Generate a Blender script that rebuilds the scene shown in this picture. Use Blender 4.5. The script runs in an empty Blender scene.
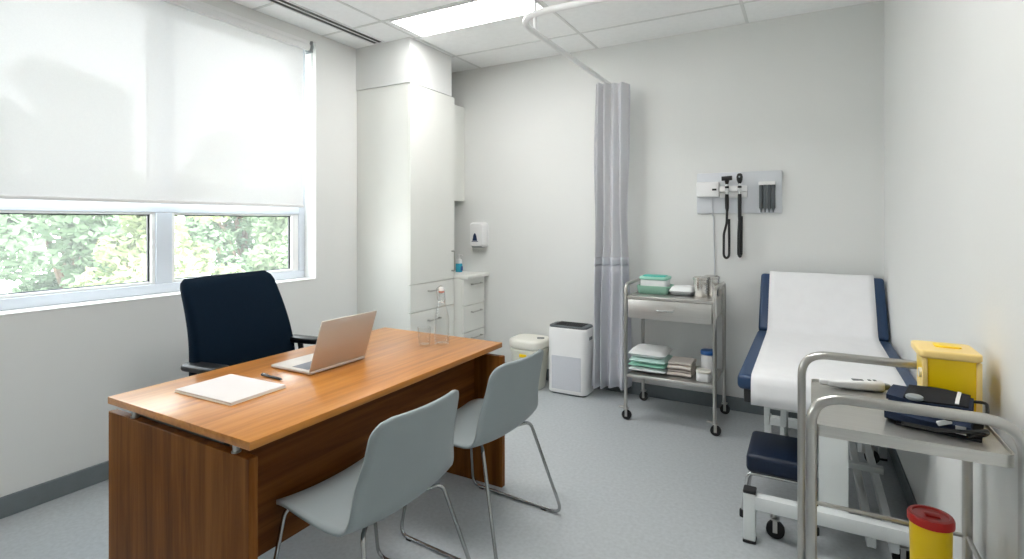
import bpy, bmesh, math, random
from mathutils import Vector, Matrix
C = bpy.context.scene
COL = C.collection
PI = math.pi
R = math.radians

# ------------------------------------------------------------------ materials
def lin(c):
    o = []
    for v in c:
        v /= 255.0
        o.append(v / 12.92 if v <= 0.04045 else ((v + 0.055) / 1.055) ** 2.4)
    return (o[0], o[1], o[2], 1.0)

def mat(name, rgb, rough=0.5, metal=0.0, var=0.0, vscale=8.0, stretch=(1, 1, 1), bump=0.0, bscale=60.0, **kw):
    m = bpy.data.materials.new(name); m.use_nodes = True
    nt = m.node_tree; b = nt.nodes['Principled BSDF']
    col = lin(rgb)
    b.inputs['Base Color'].default_value = col
    b.inputs['Roughness'].default_value = rough
    b.inputs['Metallic'].default_value = metal
    for k, v in kw.items():
        b.inputs[k].default_value = v
    tc = nt.nodes.new('ShaderNodeTexCoord')
    mp = nt.nodes.new('ShaderNodeMapping'); mp.inputs['Scale'].default_value = stretch
    nt.links.new(tc.outputs['Object'], mp.inputs['Vector'])
    if var > 0:
        n = nt.nodes.new('ShaderNodeTexNoise'); n.inputs['Scale'].default_value = vscale
        n.inputs['Detail'].default_value = 4
        nt.links.new(mp.outputs['Vector'], n.inputs['Vector'])
        r = nt.nodes.new('ShaderNodeValToRGB')
        r.color_ramp.elements[0].position = 0.3; r.color_ramp.elements[1].position = 0.7
        r.color_ramp.elements[0].color = tuple(max(0, x * (1 - var)) for x in col[:3]) + (1,)
        r.color_ramp.elements[1].color = tuple(min(1, x * (1 + var)) for x in col[:3]) + (1,)
        nt.links.new(n.outputs['Fac'], r.inputs['Fac'])
        nt.links.new(r.outputs['Color'], b.inputs['Base Color'])
    if bump > 0:
        n2 = nt.nodes.new('ShaderNodeTexNoise'); n2.inputs['Scale'].default_value = bscale
        n2.inputs['Detail'].default_value = 3
        nt.links.new(mp.outputs['Vector'], n2.inputs['Vector'])
        bp = nt.nodes.new('ShaderNodeBump'); bp.inputs['Strength'].default_value = bump
        bp.inputs['Distance'].default_value = 0.01
        nt.links.new(n2.outputs['Fac'], bp.inputs['Height'])
        nt.links.new(bp.outputs['Normal'], b.inputs['Normal'])
    return m

def wood(name, dark, mid, light, scale, rough, coat=0.0):
    m = bpy.data.materials.new(name); m.use_nodes = True
    nt = m.node_tree; b = nt.nodes['Principled BSDF']
    tc = nt.nodes.new('ShaderNodeTexCoord')
    mp = nt.nodes.new('ShaderNodeMapping'); mp.inputs['Scale'].default_value = scale
    nt.links.new(tc.outputs['Object'], mp.inputs['Vector'])
    n = nt.nodes.new('ShaderNodeTexNoise'); n.inputs['Scale'].default_value = 1.0
    n.inputs['Detail'].default_value = 8; n.inputs['Roughness'].default_value = 0.62
    n.inputs['Distortion'].default_value = 0.6
    nt.links.new(mp.outputs['Vector'], n.inputs['Vector'])
    r = nt.nodes.new('ShaderNodeValToRGB')
    e = r.color_ramp.elements
    e[0].position = 0.3; e[0].color = lin(dark)
    e[1].position = 0.72; e[1].color = lin(light)
    x = e.new(0.5); x.color = lin(mid)
    nt.links.new(n.outputs['Fac'], r.inputs['Fac'])
    nt.links.new(r.outputs['Color'], b.inputs['Base Color'])
    b.inputs['Roughness'].default_value = rough
    b.inputs['Specular IOR Level'].default_value = 0.5 if coat else 0.12
    b.inputs['Coat Weight'].default_value = coat
    b.inputs['Coat Roughness'].default_value = 0.25
    return m

def thin_glass(name, tint, refl_lo, refl_hi, rough=0.02, edge=None):
    m = bpy.data.materials.new(name); m.use_nodes = True
    nt = m.node_tree; nt.nodes.clear()
    out = nt.nodes.new('ShaderNodeOutputMaterial')
    t = nt.nodes.new('ShaderNodeBsdfTransparent'); t.inputs['Color'].default_value = (*tint, 1)
    g = nt.nodes.new('ShaderNodeBsdfGlossy'); g.inputs['Roughness'].default_value = rough
    lw = nt.nodes.new('ShaderNodeLayerWeight'); lw.inputs['Blend'].default_value = 0.5
    mr = nt.nodes.new('ShaderNodeMapRange')
    mr.inputs['To Min'].default_value = refl_lo; mr.inputs['To Max'].default_value = refl_hi
    pw = nt.nodes.new('ShaderNodeMath'); pw.operation = 'POWER'; pw.inputs[1].default_value = 3.0
    nt.links.new(lw.outputs['Facing'], pw.inputs[0])
    nt.links.new(pw.outputs[0], mr.inputs['Value'])
    mx = nt.nodes.new('ShaderNodeMixShader')
    nt.links.new(mr.outputs['Result'], mx.inputs['Fac'])
    nt.links.new(t.outputs[0], mx.inputs[1]); nt.links.new(g.outputs[0], mx.inputs[2])
    nt.links.new(mx.outputs[0], out.inputs['Surface'])
    return m

def glare_veil(m, share):  # mixes translucent white into the glass to imitate glare from outdoors
    nt = m.node_tree; out = [n for n in nt.nodes if n.type == 'OUTPUT_MATERIAL'][0]
    src = out.inputs['Surface'].links[0].from_socket
    tl = nt.nodes.new('ShaderNodeBsdfTranslucent'); tl.inputs['Color'].default_value = (.9, .92, .92, 1)
    mx = nt.nodes.new('ShaderNodeMixShader'); mx.inputs['Fac'].default_value = share
    nt.links.new(src, mx.inputs[1]); nt.links.new(tl.outputs[0], mx.inputs[2]); nt.links.new(mx.outputs[0], out.inputs['Surface'])
    return m

def weave(name, rgb, trans, transl, rough=0.9):
    """cloth: diffuse + translucent, with a share of open weave"""
    m = bpy.data.materials.new(name); m.use_nodes = True
    nt = m.node_tree; nt.nodes.clear()
    out = nt.nodes.new('ShaderNodeOutputMaterial')
    d = nt.nodes.new('ShaderNodeBsdfDiffuse'); tl = nt.nodes.new('ShaderNodeBsdfTranslucent')
    tp = nt.nodes.new('ShaderNodeBsdfTransparent')
    tc = nt.nodes.new('ShaderNodeTexCoord'); n = nt.nodes.new('ShaderNodeTexNoise')
    n.inputs['Scale'].default_value = 160; nt.links.new(tc.outputs['Object'], n.inputs['Vector'])
    r = nt.nodes.new('ShaderNodeValToRGB'); c = lin(rgb)
    r.color_ramp.elements[0].color = tuple(x * 0.96 for x in c[:3]) + (1,)
    r.color_ramp.elements[1].color = tuple(min(1, x * 1.03) for x in c[:3]) + (1,)
    nt.links.new(n.outputs['Fac'], r.inputs['Fac'])
    nt.links.new(r.outputs['Color'], d.inputs['Color']); nt.links.new(r.outputs['Color'], tl.inputs['Color'])
    m1 = nt.nodes.new('ShaderNodeMixShader'); m1.inputs['Fac'].default_value = transl
    nt.links.new(d.outputs[0], m1.inputs[1]); nt.links.new(tl.outputs[0], m1.inputs[2])
    m2 = nt.nodes.new('ShaderNodeMixShader'); m2.inputs['Fac'].default_value = trans
    nt.links.new(m1.outputs[0], m2.inputs[1]); nt.links.new(tp.outputs[0], m2.inputs[2])
    nt.links.new(m2.outputs[0], out.inputs['Surface'])
    return m

def glow(name, rgb, strength):
    m = bpy.data.materials.new(name); m.use_nodes = True
    nt = m.node_tree; nt.nodes.clear()
    out = nt.nodes.new('ShaderNodeOutputMaterial')
    e = nt.nodes.new('ShaderNodeEmission'); e.inputs['Color'].default_value = lin(rgb)
    e.inputs['Strength'].default_value = strength
    nt.links.new(e.outputs[0], out.inputs['Surface'])
    return m

M = {}
M['wall'] = mat('wall_paint', (226, 227, 225), 0.7, var=0.012, vscale=1.5, bump=0.05, bscale=120)
M['ceil'] = mat('ceiling_tile', (247, 248, 248), 0.85, var=0.02, vscale=30, bump=0.08, bscale=90)
M['grid'] = mat('ceiling_grid', (222, 223, 222), 0.6, var=0.02)
M['floor'] = mat('vinyl_floor', (181, 186, 189), 0.42, var=0.08, vscale=55, bump=0.02, bscale=200)
M['base'] = mat('coved_vinyl', (112, 120, 124), 0.45, var=0.05, vscale=20)
M['alu'] = mat('white_aluminium', (216, 222, 230), 0.4, var=0.02)
M['white_paint'] = mat('white_painted_trim', (238, 238, 236), 0.5, var=0.01)
M['gasket'] = mat('black_gasket', (40, 44, 48), 0.6, var=0.1)
M['cab'] = mat('white_laminate', (232, 233, 228), 0.38, var=0.01, vscale=3)
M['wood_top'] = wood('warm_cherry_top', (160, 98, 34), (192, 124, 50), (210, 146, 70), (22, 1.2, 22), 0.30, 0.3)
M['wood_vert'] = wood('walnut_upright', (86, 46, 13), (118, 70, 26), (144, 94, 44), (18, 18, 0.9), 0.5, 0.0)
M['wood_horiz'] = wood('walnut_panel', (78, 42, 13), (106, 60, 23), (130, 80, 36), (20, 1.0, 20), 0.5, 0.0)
M['steel'] = mat('brushed_steel', (212, 210, 206), 0.42, 1.0, var=0.05, vscale=6, stretch=(1, 30, 30))
M['tube'] = mat('satin_steel_tube', (192, 190, 186), 0.28, 1.0, var=0.03, vscale=10)
M['jar_steel'] = mat('satin_jar_steel', (214, 212, 208), 0.26, 1.0, var=0.02)
M['chrome'] = mat('chrome', (215, 215, 215), 0.15, 1.0, var=0.02)
M['chair_shell'] = mat('grey_polypropylene', (150, 159, 161), 0.45, var=0.02, bump=0.03, bscale=300)
M['chair_leg'] = mat('grey_chrome_rod', (176, 178, 178), 0.25, 1.0, var=0.03)
M['navy_fabric'] = mat('dark_navy_fabric', (7, 25, 40), 0.9, var=0.12, vscale=180, bump=0.15, bscale=400, **{'Specular IOR Level': 0.12})
M['navy_vinyl'] = mat('navy_vinyl', (34, 62, 98), 0.42, var=0.05, vscale=20, bump=0.06, bscale=250)
M['navy_dark'] = mat('deep_navy_vinyl', (8, 28, 54), 0.45, var=0.05, vscale=20, bump=0.06, bscale=250)
M['black'] = mat('black_plastic', (22, 23, 25), 0.4, var=0.1)
M['rubber'] = mat('black_rubber', (28, 28, 30), 0.7, var=0.1)
M['white_pl'] = mat('white_plastic', (236, 236, 236), 0.35, var=0.01)
M['cream_pl'] = mat('cream_plastic', (232, 230, 220), 0.45, var=0.01)
M['frost_pl'] = mat('cream_translucent_tub', (226, 226, 214), 0.4, var=0.02)
M['grey_mesh'] = mat('fine_grey_grille', (206, 208, 214), 0.6, var=0.03, vscale=200)
M['dgrey'] = mat('dark_grey_plastic', (84, 90, 94), 0.45, var=0.05)
M['mgrey'] = mat('mid_grey_plastic', (140, 146, 148), 0.45, var=0.03)
M['white_metal'] = mat('white_powder_coat', (226, 230, 230), 0.35, var=0.01)
M['paper'] = mat('white_couch_paper', (240, 240, 242), 0.85, var=0.015, vscale=14, bump=0.12, bscale=22)
M['pad_paper'] = mat('white_paper', (228, 222, 219), 0.8, var=0.01)
M['alum'] = mat('warm_grey_aluminium', (206, 199, 191), 0.5, 0.08, var=0.01)
M['keys'] = mat('laptop_keys', (120, 122, 130), 0.6, var=0.05)
M['screen'] = mat('dark_screen', (16, 18, 22), 0.15, var=0.1)
M['yellow'] = mat('sharps_yellow', (255, 214, 12), 0.32, var=0.02, vscale=5)
M['yellow_pale'] = mat('pale_yellow_lid', (250, 218, 140), 0.4, var=0.03)
M['red'] = mat('red_lid', (196, 28, 20), 0.35, var=0.04)
M['mint'] = mat('mint_green', (160, 214, 196), 0.5, var=0.03)
M['teal'] = mat('teal_plastic', (52, 178, 164), 0.35, var=0.03)
M['mintbox'] = mat('mint_tray', (160, 208, 186), 0.4, var=0.04)
M['pack'] = mat('white_wrap', (238, 240, 240), 0.6, var=0.02, vscale=20, bump=0.12, bscale=24)
M['pack_mint'] = mat('pale_mint_wrap', (200, 230, 222), 0.6, var=0.03, vscale=20, bump=0.12, bscale=24)
M['towel'] = mat('beige_towel', (226, 217, 209), 0.95, var=0.06, vscale=60, bump=0.3, bscale=160)
M['blue_cap'] = mat('blue_cap', (26, 84, 150), 0.35, var=0.03)
M['soap_blue'] = mat('turquoise_gel', (64, 176, 206), 0.15, var=0.04)
M['emblem'] = mat('navy_emblem', (30, 50, 88), 0.5, var=0.03)
M['orange'] = mat('orange_rubber', (226, 120, 90), 0.5, var=0.04)
M['lightgrey'] = mat('light_grey_board', (214, 217, 222), 0.45, var=0.01)
M['cuff'] = mat('navy_nylon', (18, 36, 64), 0.8, var=0.1, vscale=120, bump=0.2, bscale=300)
M['velcro'] = mat('black_velcro', (14, 15, 20), 0.95, var=0.15, vscale=150, bump=0.3, bscale=400)
M['water'] = thin_glass('water_bottle_glass', (0.985, 0.99, 0.99), 0.04, 0.7)
M['glass'] = thin_glass('drinking_glass', (0.985, 0.99, 0.99), 0.04, 0.65)
M['pane'] = glare_veil(thin_glass('window_glass', (0.97, 0.985, 0.985), 0.02, 0.3), 0.03)  # milky share puts a haze of glare over the view
M['blind'] = weave('roller_blind_weave', (242, 243, 244), 0.016, 0.058)
M['curtain_mesh'] = weave('curtain_mesh', (226, 226, 230), 0.08, 0.25)
M['curtain'] = weave('curtain_cloth', (236, 237, 242), 0.0, 0.3)
M['lamp'] = glow('led_diffuser', (255, 254, 252), 10.0)
M['leaf'] = weave('leaf_green', (128, 146, 114), 0.0, 0.35)
M['leaf_b'] = weave('leaf_deep_green', (108, 130, 102), 0.0, 0.35)
M['leaf_c'] = weave('leaf_yellow_green', (150, 162, 120), 0.0, 0.35)
M['bark'] = mat('bark', (110, 92, 74), 0.9, var=0.2, vscale=12, bump=0.5, bscale=20)
M['bounce_ground'] = mat('pale_bounce_ground', (206, 204, 196), 0.9, var=0.1, vscale=3)  # mostly hidden ground, made pale to bounce light up to the ceiling

# ------------------------------------------------------------------ mesh helpers
def B(): return bmesh.new()

def box(bm, x0, x1, y0, y1, z0, z1, bev=0.0, seg=2, rot=None, about=None):
    t = bmesh.new()
    bmesh.ops.create_cube(t, size=1)
    for v in t.verts:
        v.co = Vector(((x0 + x1) / 2 + v.co.x * (x1 - x0), (y0 + y1) / 2 + v.co.y * (y1 - y0), (z0 + z1) / 2 + v.co.z * (z1 - z0)))
    if bev > 0:
        bmesh.ops.bevel(t, geom=t.edges[:], offset=bev, segments=seg, affect='EDGES', profile=0.5)
    if rot is not None:
        a = Vector(about) if about else Vector(((x0 + x1) / 2, (y0 + y1) / 2, (z0 + z1) / 2))
        for v in t.verts: v.co = rot @ (v.co - a) + a
    merge(bm, t)

def merge(bm, t):
    me = bpy.data.meshes.new('t'); t.to_mesh(me); t.free()
    bm.from_mesh(me); bpy.data.meshes.remove(me)

def ring_connect(bm, rings, closed_ring=True, cap0=True, cap1=True):
    vs = [[bm.verts.new(p) for p in r] for r in rings]
    n = len(rings[0])
    for a, b in zip(vs, vs[1:]):
        for i in range(n if closed_ring else n - 1):
            j = (i + 1) % n
            try: bm.faces.new((a[i], a[j], b[j], b[i]))
            except ValueError: pass
    if cap0 and closed_ring: bm.faces.new(vs[0][::-1])
    if cap1 and closed_ring: bm.faces.new(vs[-1])
    return vs

def fillet(pts, r, n=6):
    pts = [Vector(p) for p in pts]
    out = [pts[0]]
    for i in range(1, len(pts) - 1):
        p, a, b = pts[i], pts[i - 1], pts[i + 1]
        rr = r[i] if isinstance(r, (list, tuple)) else r
        u = (a - p); v = (b - p); lu, lv = u.length, v.length; u.normalize(); v.normalize()
        ang = u.angle(v)
        d = min(rr / math.tan(ang / 2), lu * 0.499, lv * 0.499)
        p0, p1 = p + u * d, p + v * d
        for k in range(n + 1):
            t = k / n
            out.append(p0 * (1 - t) ** 2 + p * 2 * t * (1 - t) + p1 * t * t)
    out.append(pts[-1])
    return out

def tube(bm, pts, r, seg=10, closed=False):
    pts = [Vector(p) for p in pts]
    n = len(pts); rings = []
    prev = None
    for i, p in enumerate(pts):
        if closed: t = pts[(i + 1) % n] - pts[i - 1]
        elif i == 0: t = pts[1] - pts[0]
        elif i == n - 1: t = pts[-1] - pts[-2]
        else: t = (pts[i + 1] - p).normalized() + (p - pts[i - 1]).normalized()
        t.normalize()
        if prev is None:
            up = Vector((0, 0, 1)) if abs(t.z) < 0.9 else Vector((1, 0, 0))
            nx = t.cross(up).normalized()
        else:
            nx = (prev - t * prev.dot(t)).normalized()
        prev = nx; ny = t.cross(nx)
        rr = r[i] if isinstance(r, (list, tuple)) else r
        rings.append([p + nx * rr * math.cos(2 * PI * k / seg) + ny * rr * math.sin(2 * PI * k / seg) for k in range(seg)])
    if closed:
        rings.append(rings[0])
        ring_connect(bm, rings, True, False, False)
        bmesh.ops.remove_doubles(bm, verts=bm.verts[:], dist=1e-6)
    else: ring_connect(bm, rings)

def cyl(bm, p0, p1, r, seg=16):
    tube(bm, [p0, p1], r, seg)

def lathe(bm, prof, c=(0, 0, 0), seg=24, cap0=True, cap1=True):
    rings = [[Vector((c[0] + r * math.cos(2 * PI * k / seg), c[1] + r * math.sin(2 * PI * k / seg), c[2] + z)) for k in range(seg)] for r, z in prof]
    ring_connect(bm, rings, True, cap0, cap1)

def rrect(cx, cy, w, d, r, n=5):
    r = min(r, w / 2 - 1e-5, d / 2 - 1e-5); o = []
    for sx, sy, a0 in ((1, 1, 0), (-1, 1, 90), (-1, -1, 180), (1, -1, 270)):
        for k in range(n + 1):
            a = R(a0 + 90 * k / n)
            o.append((cx + sx * (w / 2 - r) + r * math.cos(a), cy + sy * (d / 2 - r) + r * math.sin(a)))
    return o

def rloft(bm, levels, n=5):
    """levels: (z, cx, cy, w, d, r)"""
    ring_connect(bm, [[Vector((x, y, z)) for x, y in rrect(cx, cy, w, d, r, n)] for z, cx, cy, w, d, r in levels])

def soft_levels(z0, z1, cx, cy, w, d, r, e, k=3):
    out = []
    for i in range(k + 1):
        a = R(90 * i / k); s = e * (1 - math.sin(a)); out.append((z0 + e * (1 - math.cos(a)), cx, cy, w - 2 * s, d - 2 * s, r))
    for i in range(k, -1, -1):
        a = R(90 * i / k); s = e * (1 - math.sin(a)); out.append((z1 - e * (1 - math.cos(a)), cx, cy, w - 2 * s, d - 2 * s, r))
    return out

def strip(bm, path, half, x0, x1, nx=1, wob=None):
    """a sheet of thickness 2*half following a (y,z) path, extruded in x"""
    P = [Vector((0, y, z)) for y, z in path]; n = len(P); up = []; dn = []
    for i, p in enumerate(P):
        t = (P[min(i + 1, n - 1)] - P[max(i - 1, 0)]).normalized()
        nn = Vector((0, -t.z, t.y))
        up.append(p + nn * half); dn.append(p - nn * half)
    loop = up + dn[::-1]
    rings = []
    for k in range(nx + 1):
        x = x0 + (x1 - x0) * k / nx
        rings.append([Vector((x, q.y, q.z)) + (wob(x, q) if wob else Vector()) for q in loop])
    ring_connect(bm, rings)

def obj(name, bm, m, parent=None, smooth=True, angle=40, world=True):
    """link bm as ONE mesh object; coordinates are world coordinates unless world=False"""
    bmesh.ops.recalc_face_normals(bm, faces=bm.faces[:])
    if parent is not None and world:
        root = parent
        while root.parent: root = root.parent
        bmesh.ops.translate(bm, verts=bm.verts[:], vec=-Vector(root.location))
    me = bpy.data.meshes.new(name); bm.to_mesh(me); bm.free()
    me.materials.append(M[m] if isinstance(m, str) else m)
    if smooth:
        for p in me.polygons: p.use_smooth = True
        me.set_sharp_from_angle(angle=R(angle))
    o = bpy.data.objects.new(name, me); COL.objects.link(o)
    if parent is not None: o.parent = parent
    return o

def tag(o, label, cat, group=None):
    o['label'] = label; o['category'] = cat
    if group: o['group'] = group
    return o

def thing(name, label, cat, loc=(0, 0, 0), rotz=0.0, group=None):
    o = bpy.data.objects.new(name, None); COL.objects.link(o)
    o.location = loc; o.rotation_euler = (0, 0, rotz); o.empty_display_size = 0.05
    return tag(o, label, cat, group)

def solo(name, label, cat, bm, m, group=None, loc=None, **kw):
    if loc is not None: bmesh.ops.translate(bm, verts=bm.verts[:], vec=-Vector(loc))
    o = obj(name, bm, m, **kw)
    if loc is not None: o.location = loc
    return tag(o, label, cat, group)

def struct(name, bm, m, parent=None, **kw):
    o = obj(name, bm, m, parent, **kw)
    if parent is None: o['kind'] = 'structure'
    return o

def dup(root, label, loc=None, rotz=None, group=None):
    def cp(o, par):
        c = o.copy(); COL.objects.link(c); c.parent = par
        for ch in list(o.children): cp(ch, c)
        return c
    r = cp(root, None)
    if loc is not None: r.location = loc
    if rotz is not None: r.rotation_euler = (0, 0, rotz)
    r['label'] = label
    if group: r['group'] = group
    return r

# ------------------------------------------------------------------ camera
XL, XR, YB, YF, ZC = -3.275, 0.44, 4.17, -1.4, 2.82
cd = bpy.data.cameras.new('camera'); cam = bpy.data.objects.new('camera', cd); COL.objects.link(cam)
cam.location = (0, 0, 1.38); cam.rotation_euler = (R(90), 0, R(29.157))
cd.sensor_width = 36; cd.lens = 528.1 / 1024 * 36; cd.shift_y = -57.7 / 1024; cd.clip_start = 0.02
C.camera = cam

# ------------------------------------------------------------------ room shell
b = B(); box(b, XL - .3, XR + .2, YF - .2, YB + .2, -.15, 0); struct('floor', b, 'floor')
b = B(); box(b, XL - .3, XR + .2, YF - .2, YB + .2, ZC, ZC + .12)
ceil = struct('ceiling', b, 'ceil')
b = B()
for x in (-2.665, -1.515, -.375):
    box(b, x - .010, x + .010, YF, YB, ZC - .0035, ZC)
for y in (3.77, 3.245, 2.855, 2.27, 1.67, 1.07, .47, -.13, -.73):
    box(b, XL, XR, y - .010, y + .010, ZC - .0038, ZC)
g = obj('ceiling_grid', b, 'grid', ceil)
b = B(); box(b, XL - .3, XR + .2, YB, YB + .15, 0, ZC); struct('wall_back', b, 'wall')
b = B(); box(b, XR, XR + .15, YF, YB, 0, ZC); struct('wall_right', b, 'wall')
b = B(); box(b, XL - .3, XR + .2, YF - .15, YF, 0, ZC); struct('wall_front', b, 'wall')
# left wall with the window opening
WY0, WY1, WZ0, WZ1 = -.20, 2.795, .945, 2.745
b = B()
box(b, XL - .22, XL, YF, YB, 0, WZ0); box(b, XL - .22, XL, YF, YB, WZ1, ZC)
box(b, XL - .22, XL, YF, WY0, WZ0, WZ1); box(b, XL - .22, XL, WY1, YB, WZ0, WZ1)
struct('wall_left', b, 'wall')
b = B(); box(b, XL - .13, XL + .004, WY0, WY1, WZ0 - .004, WZ0 + .004, .002, 1); struct('trim_1', b, 'white_paint')
# bulkhead above the tall cabinet
b = B(); box(b, XL, -2.70, 3.205, 3.76, 2.472, ZC); struct('trim_2', b, 'wall')

def baseboard(name, x0, x1, y0, y1, ax):
    b = B(); box(b, x0, x1, y0, y1, 0, .10, .004, 1)
    struct(name, b, 'base')
baseboard('baseboard_left', XL, XL + .012, YF, 3.2, 'y')
baseboard('baseboard_back', -2.55, XR, YB - .012, YB, 'x')
baseboard('baseboard_right', XR - .012, XR, YF, YB - .013, 'y')

# window
FX0, FX1 = XL - .195, XL - .125      # frame depth
win = bpy.data.objects.new('window_1', None); COL.objects.link(win); win.location = (FX1, 1.3, WZ0)
win['kind'] = 'structure'
b = B()
mull = (.80, 1.77)
box(b, FX0, FX1, WY0, WY1, WZ0 + .004, WZ0 + .062, .004, 1)
box(b, FX0, FX1, WY0, WY1, WZ1 - .07, WZ1, .004, 1)
box(b, FX0, FX1, WY0 + .0505, WY1 - .0505, 1.436, 1.505, .003, 1)
box(b, FX0, FX1, WY1 - .05, WY1, WZ0 + .0625, WZ1 - .0705, .004, 1)
box(b, FX0, FX1, WY0, WY0 + .05, WZ0 + .0625, WZ1 - .0705, .004, 1)
for y in mull:
    box(b, FX0 + .001, FX1 - .001, y - .046, y + .046, WZ0 + .0625, 1.4355, .003, 1); box(b, FX0 + .001, FX1 - .001, y - .046, y + .046, 1.5055, WZ1 - .0705, .003, 1)
obj('window_frame', b, 'alu', win)
ys = [WY0 + .05, mull[0] - .046, mull[0] + .046, mull[1] - .046, mull[1] + .046, WY1 - .05]
for i in range(3):
    y0, y1 = ys[2 * i], ys[2 * i + 1]
    # opening sash in each light: white inner stiles and a dark gasket line round the glass
    for z0, z1 in ((WZ0 + .062, 1.436), (1.505, WZ1 - .07)):
        low = z1 < 1.5
        b = B(); s = .055 if (i == 2) else .02
        box(b, FX0 + .005, FX1 - .012, y1 - s, y1, z0, z1, .002, 1)
        box(b, FX0 + .005, FX1 - .012, y0, y0 + .02, z0, z1, .002, 1)
        box(b, FX0 + .005, FX1 - .012, y0 + .02, y1 - s, z0, z0 + .015, .002, 1)
        box(b, FX0 + .005, FX1 - .012, y0 + .02, y1 - s, z1 - .012, z1, .002, 1)
        sash = obj('sash', b, 'white_paint', win)
        b = B(); gz0, gz1, gy0, gy1 = z0 + .015, z1 - .012, y0 + .02, y1 - s
        for a in ((gy0, gy0 + .007, gz0, gz1), (gy1 - .010, gy1, gz0, gz1), (gy0, gy1, gz0, gz0 + .005), (gy0, gy1, gz1 - .007, gz1)):
            box(b, FX0 + .018, FX0 + .034, *a)
        obj('gasket', b, 'gasket', sash)
        b = B(); box(b, FX0 + .022, FX0 + .028, gy0 + .004, gy1 - .004, gz0 + .004, gz1 - .004)
        obj('glass_pane', b, 'pane', sash)

# roller blind
t = thing('roller_blind', 'white translucent roller blind drawn most of the way down over the window', 'blind', (XL - .02, 1.25, 1.49))
b = B(); cyl(b, (XL - .015, WY0 + .04, 2.70), (XL - .015, 2.735, 2.70), .028, 20); obj('roller', b, 'white_pl', t)
b = B(); box(b, XL - .006, XL + .004, WY0 + .002, 2.737, 2.672, 2.744, .002, 1); obj('fascia', b, 'white_pl', t)
b = B(); ring_connect(b, [[Vector((XL - .0425 + .0015 * math.sin(9 * y) * (2.7 - z) / 1.2, y, z)) for y in [WY0 + .06 + (2.712 - WY0 - .06) * k / 40 for k in range(41)]] for z in [1.498 + (2.70 - 1.498) * k / 8 for k in range(9)]], False)
obj('blind_fabric', b, 'blind', t)
b = B(); box(b, XL - .050, XL - .035, WY0 + .06, 2.714, 1.487, 1.508, .005, 2); obj('bottom_bar', b, 'white_pl', t)
b = B(); box(b, XL - .055, XL + .022, 2.738, 2.752, 2.655, 2.742, .004, 2); cyl(b, (XL - .015, 2.733, 2.70), (XL - .015, 2.757, 2.70), .034, 20)
obj('bracket', b, 'mgrey', t)
b = B(); pts = [(XL - .008, 2.757, 2.70), (XL - .008, 2.757, 1.62), (XL - .002, 2.757, 1.6), (XL + .004, 2.757, 1.62), (XL + .004, 2.757, 2.70)]
tube(b, pts, .0018, 6); obj('pull_cord', b, 'mgrey', t)

# ceiling vent: two dark slots in a slim white frame
t = thing('ceiling_vent', 'slim linear air vent with two dark slots in the ceiling beside the window', 'vent', (-2.995, 2.3, ZC))
b = B()
for x in (-3.045, -2.995, -2.945): box(b, x - .005, x + .005, 1.4, 3.175, ZC - .010, ZC, .001, 1)
for y in (1.4, 3.175): box(b, -3.05, -2.94, y - .004, y + .004, ZC - .010, ZC)
obj('vent_frame', b, 'white_pl', t)
for x in (-3.02, -2.97):
    b = B(); box(b, x - .0195, x + .0195, 1.405, 3.17, ZC - .006, ZC + .002); obj('slot', b, 'black', t)

# ceiling lights
def ceiling_light(x0, x1, y0, y1, label):
    t = thing('ceiling_light', label, 'ceiling light', ((x0 + x1) / 2, (y0 + y1) / 2, ZC), group='recessed ceiling panels')
    b = B(); e = .012
    box(b, x0, x1, y0, y0 + e, ZC - .012, ZC); box(b, x0, x1, y1 - e, y1, ZC - .012, ZC)
    box(b, x0, x0 + e, y0 + e, y1 - e, ZC - .012, ZC); box(b, x1 - e, x1, y0 + e, y1 - e, ZC - .012, ZC)
    obj('light_frame', b, 'white_pl', t)
    b = B(); box(b, x0 + e, x1 - e, y0 + e, y1 - e, ZC - .008, ZC - .001); obj('diffuser', b, 'lamp', t)
ceiling_light(-2.60, -1.53, 2.865, 3.235, 'bright rectangular light panel set in the ceiling near the tall cabinet')
ceiling_light(-1.45, -.40, 1.08, 1.66, 'added unseen square ceiling light panel above the desk chairs, outside the frame')  # extra panel out of view, added to brighten the room

# ------------------------------------------------------------------ cabinets
def bar_handle(bm, p0, p1, out, r=.006):
    p0, p1, out = Vector(p0), Vector(p1), Vector(out)
    tube(bm, fillet([p0, p0 + out, p1 + out, p1], .006, 3), r, 8)
CX = -2.70
t = thing('tall_cabinet', 'tall white cupboard with one long door above two wide drawers beside the window', 'cabinet', (-3.0, 3.5, 0))
b = B(); box(b, XL + .002, CX - .02, 3.215, 3.795, .08, 2.47, .001, 1); box(b, XL + .002, CX - .06, 3.225, 3.79, 0, .08); obj('body', b, 'cab', t)
b = B(); box(b, CX - .0195, CX, 3.215, 3.803, .886, 2.468, .0015, 1); d = obj('door', b, 'cab', t)
b = B(); bar_handle(b, (CX, 3.762, .955), (CX, 3.762, 1.125), (.03, 0, 0)); obj('handle', b, 'tube', d)
for z0, z1, hz in ((.664, .880, .815), (.375, .658, .575), (.085, .369, .30)):
    b = B(); box(b, CX - .0195, CX, 3.215, 3.795, z0, z1, .0015, 1); d = obj('drawer', b, 'cab', t)
    b = B(); bar_handle(b, (CX, 3.43, hz), (CX, 3.575, hz), (.028, 0, 0)); obj('handle', b, 'tube', d)

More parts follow.
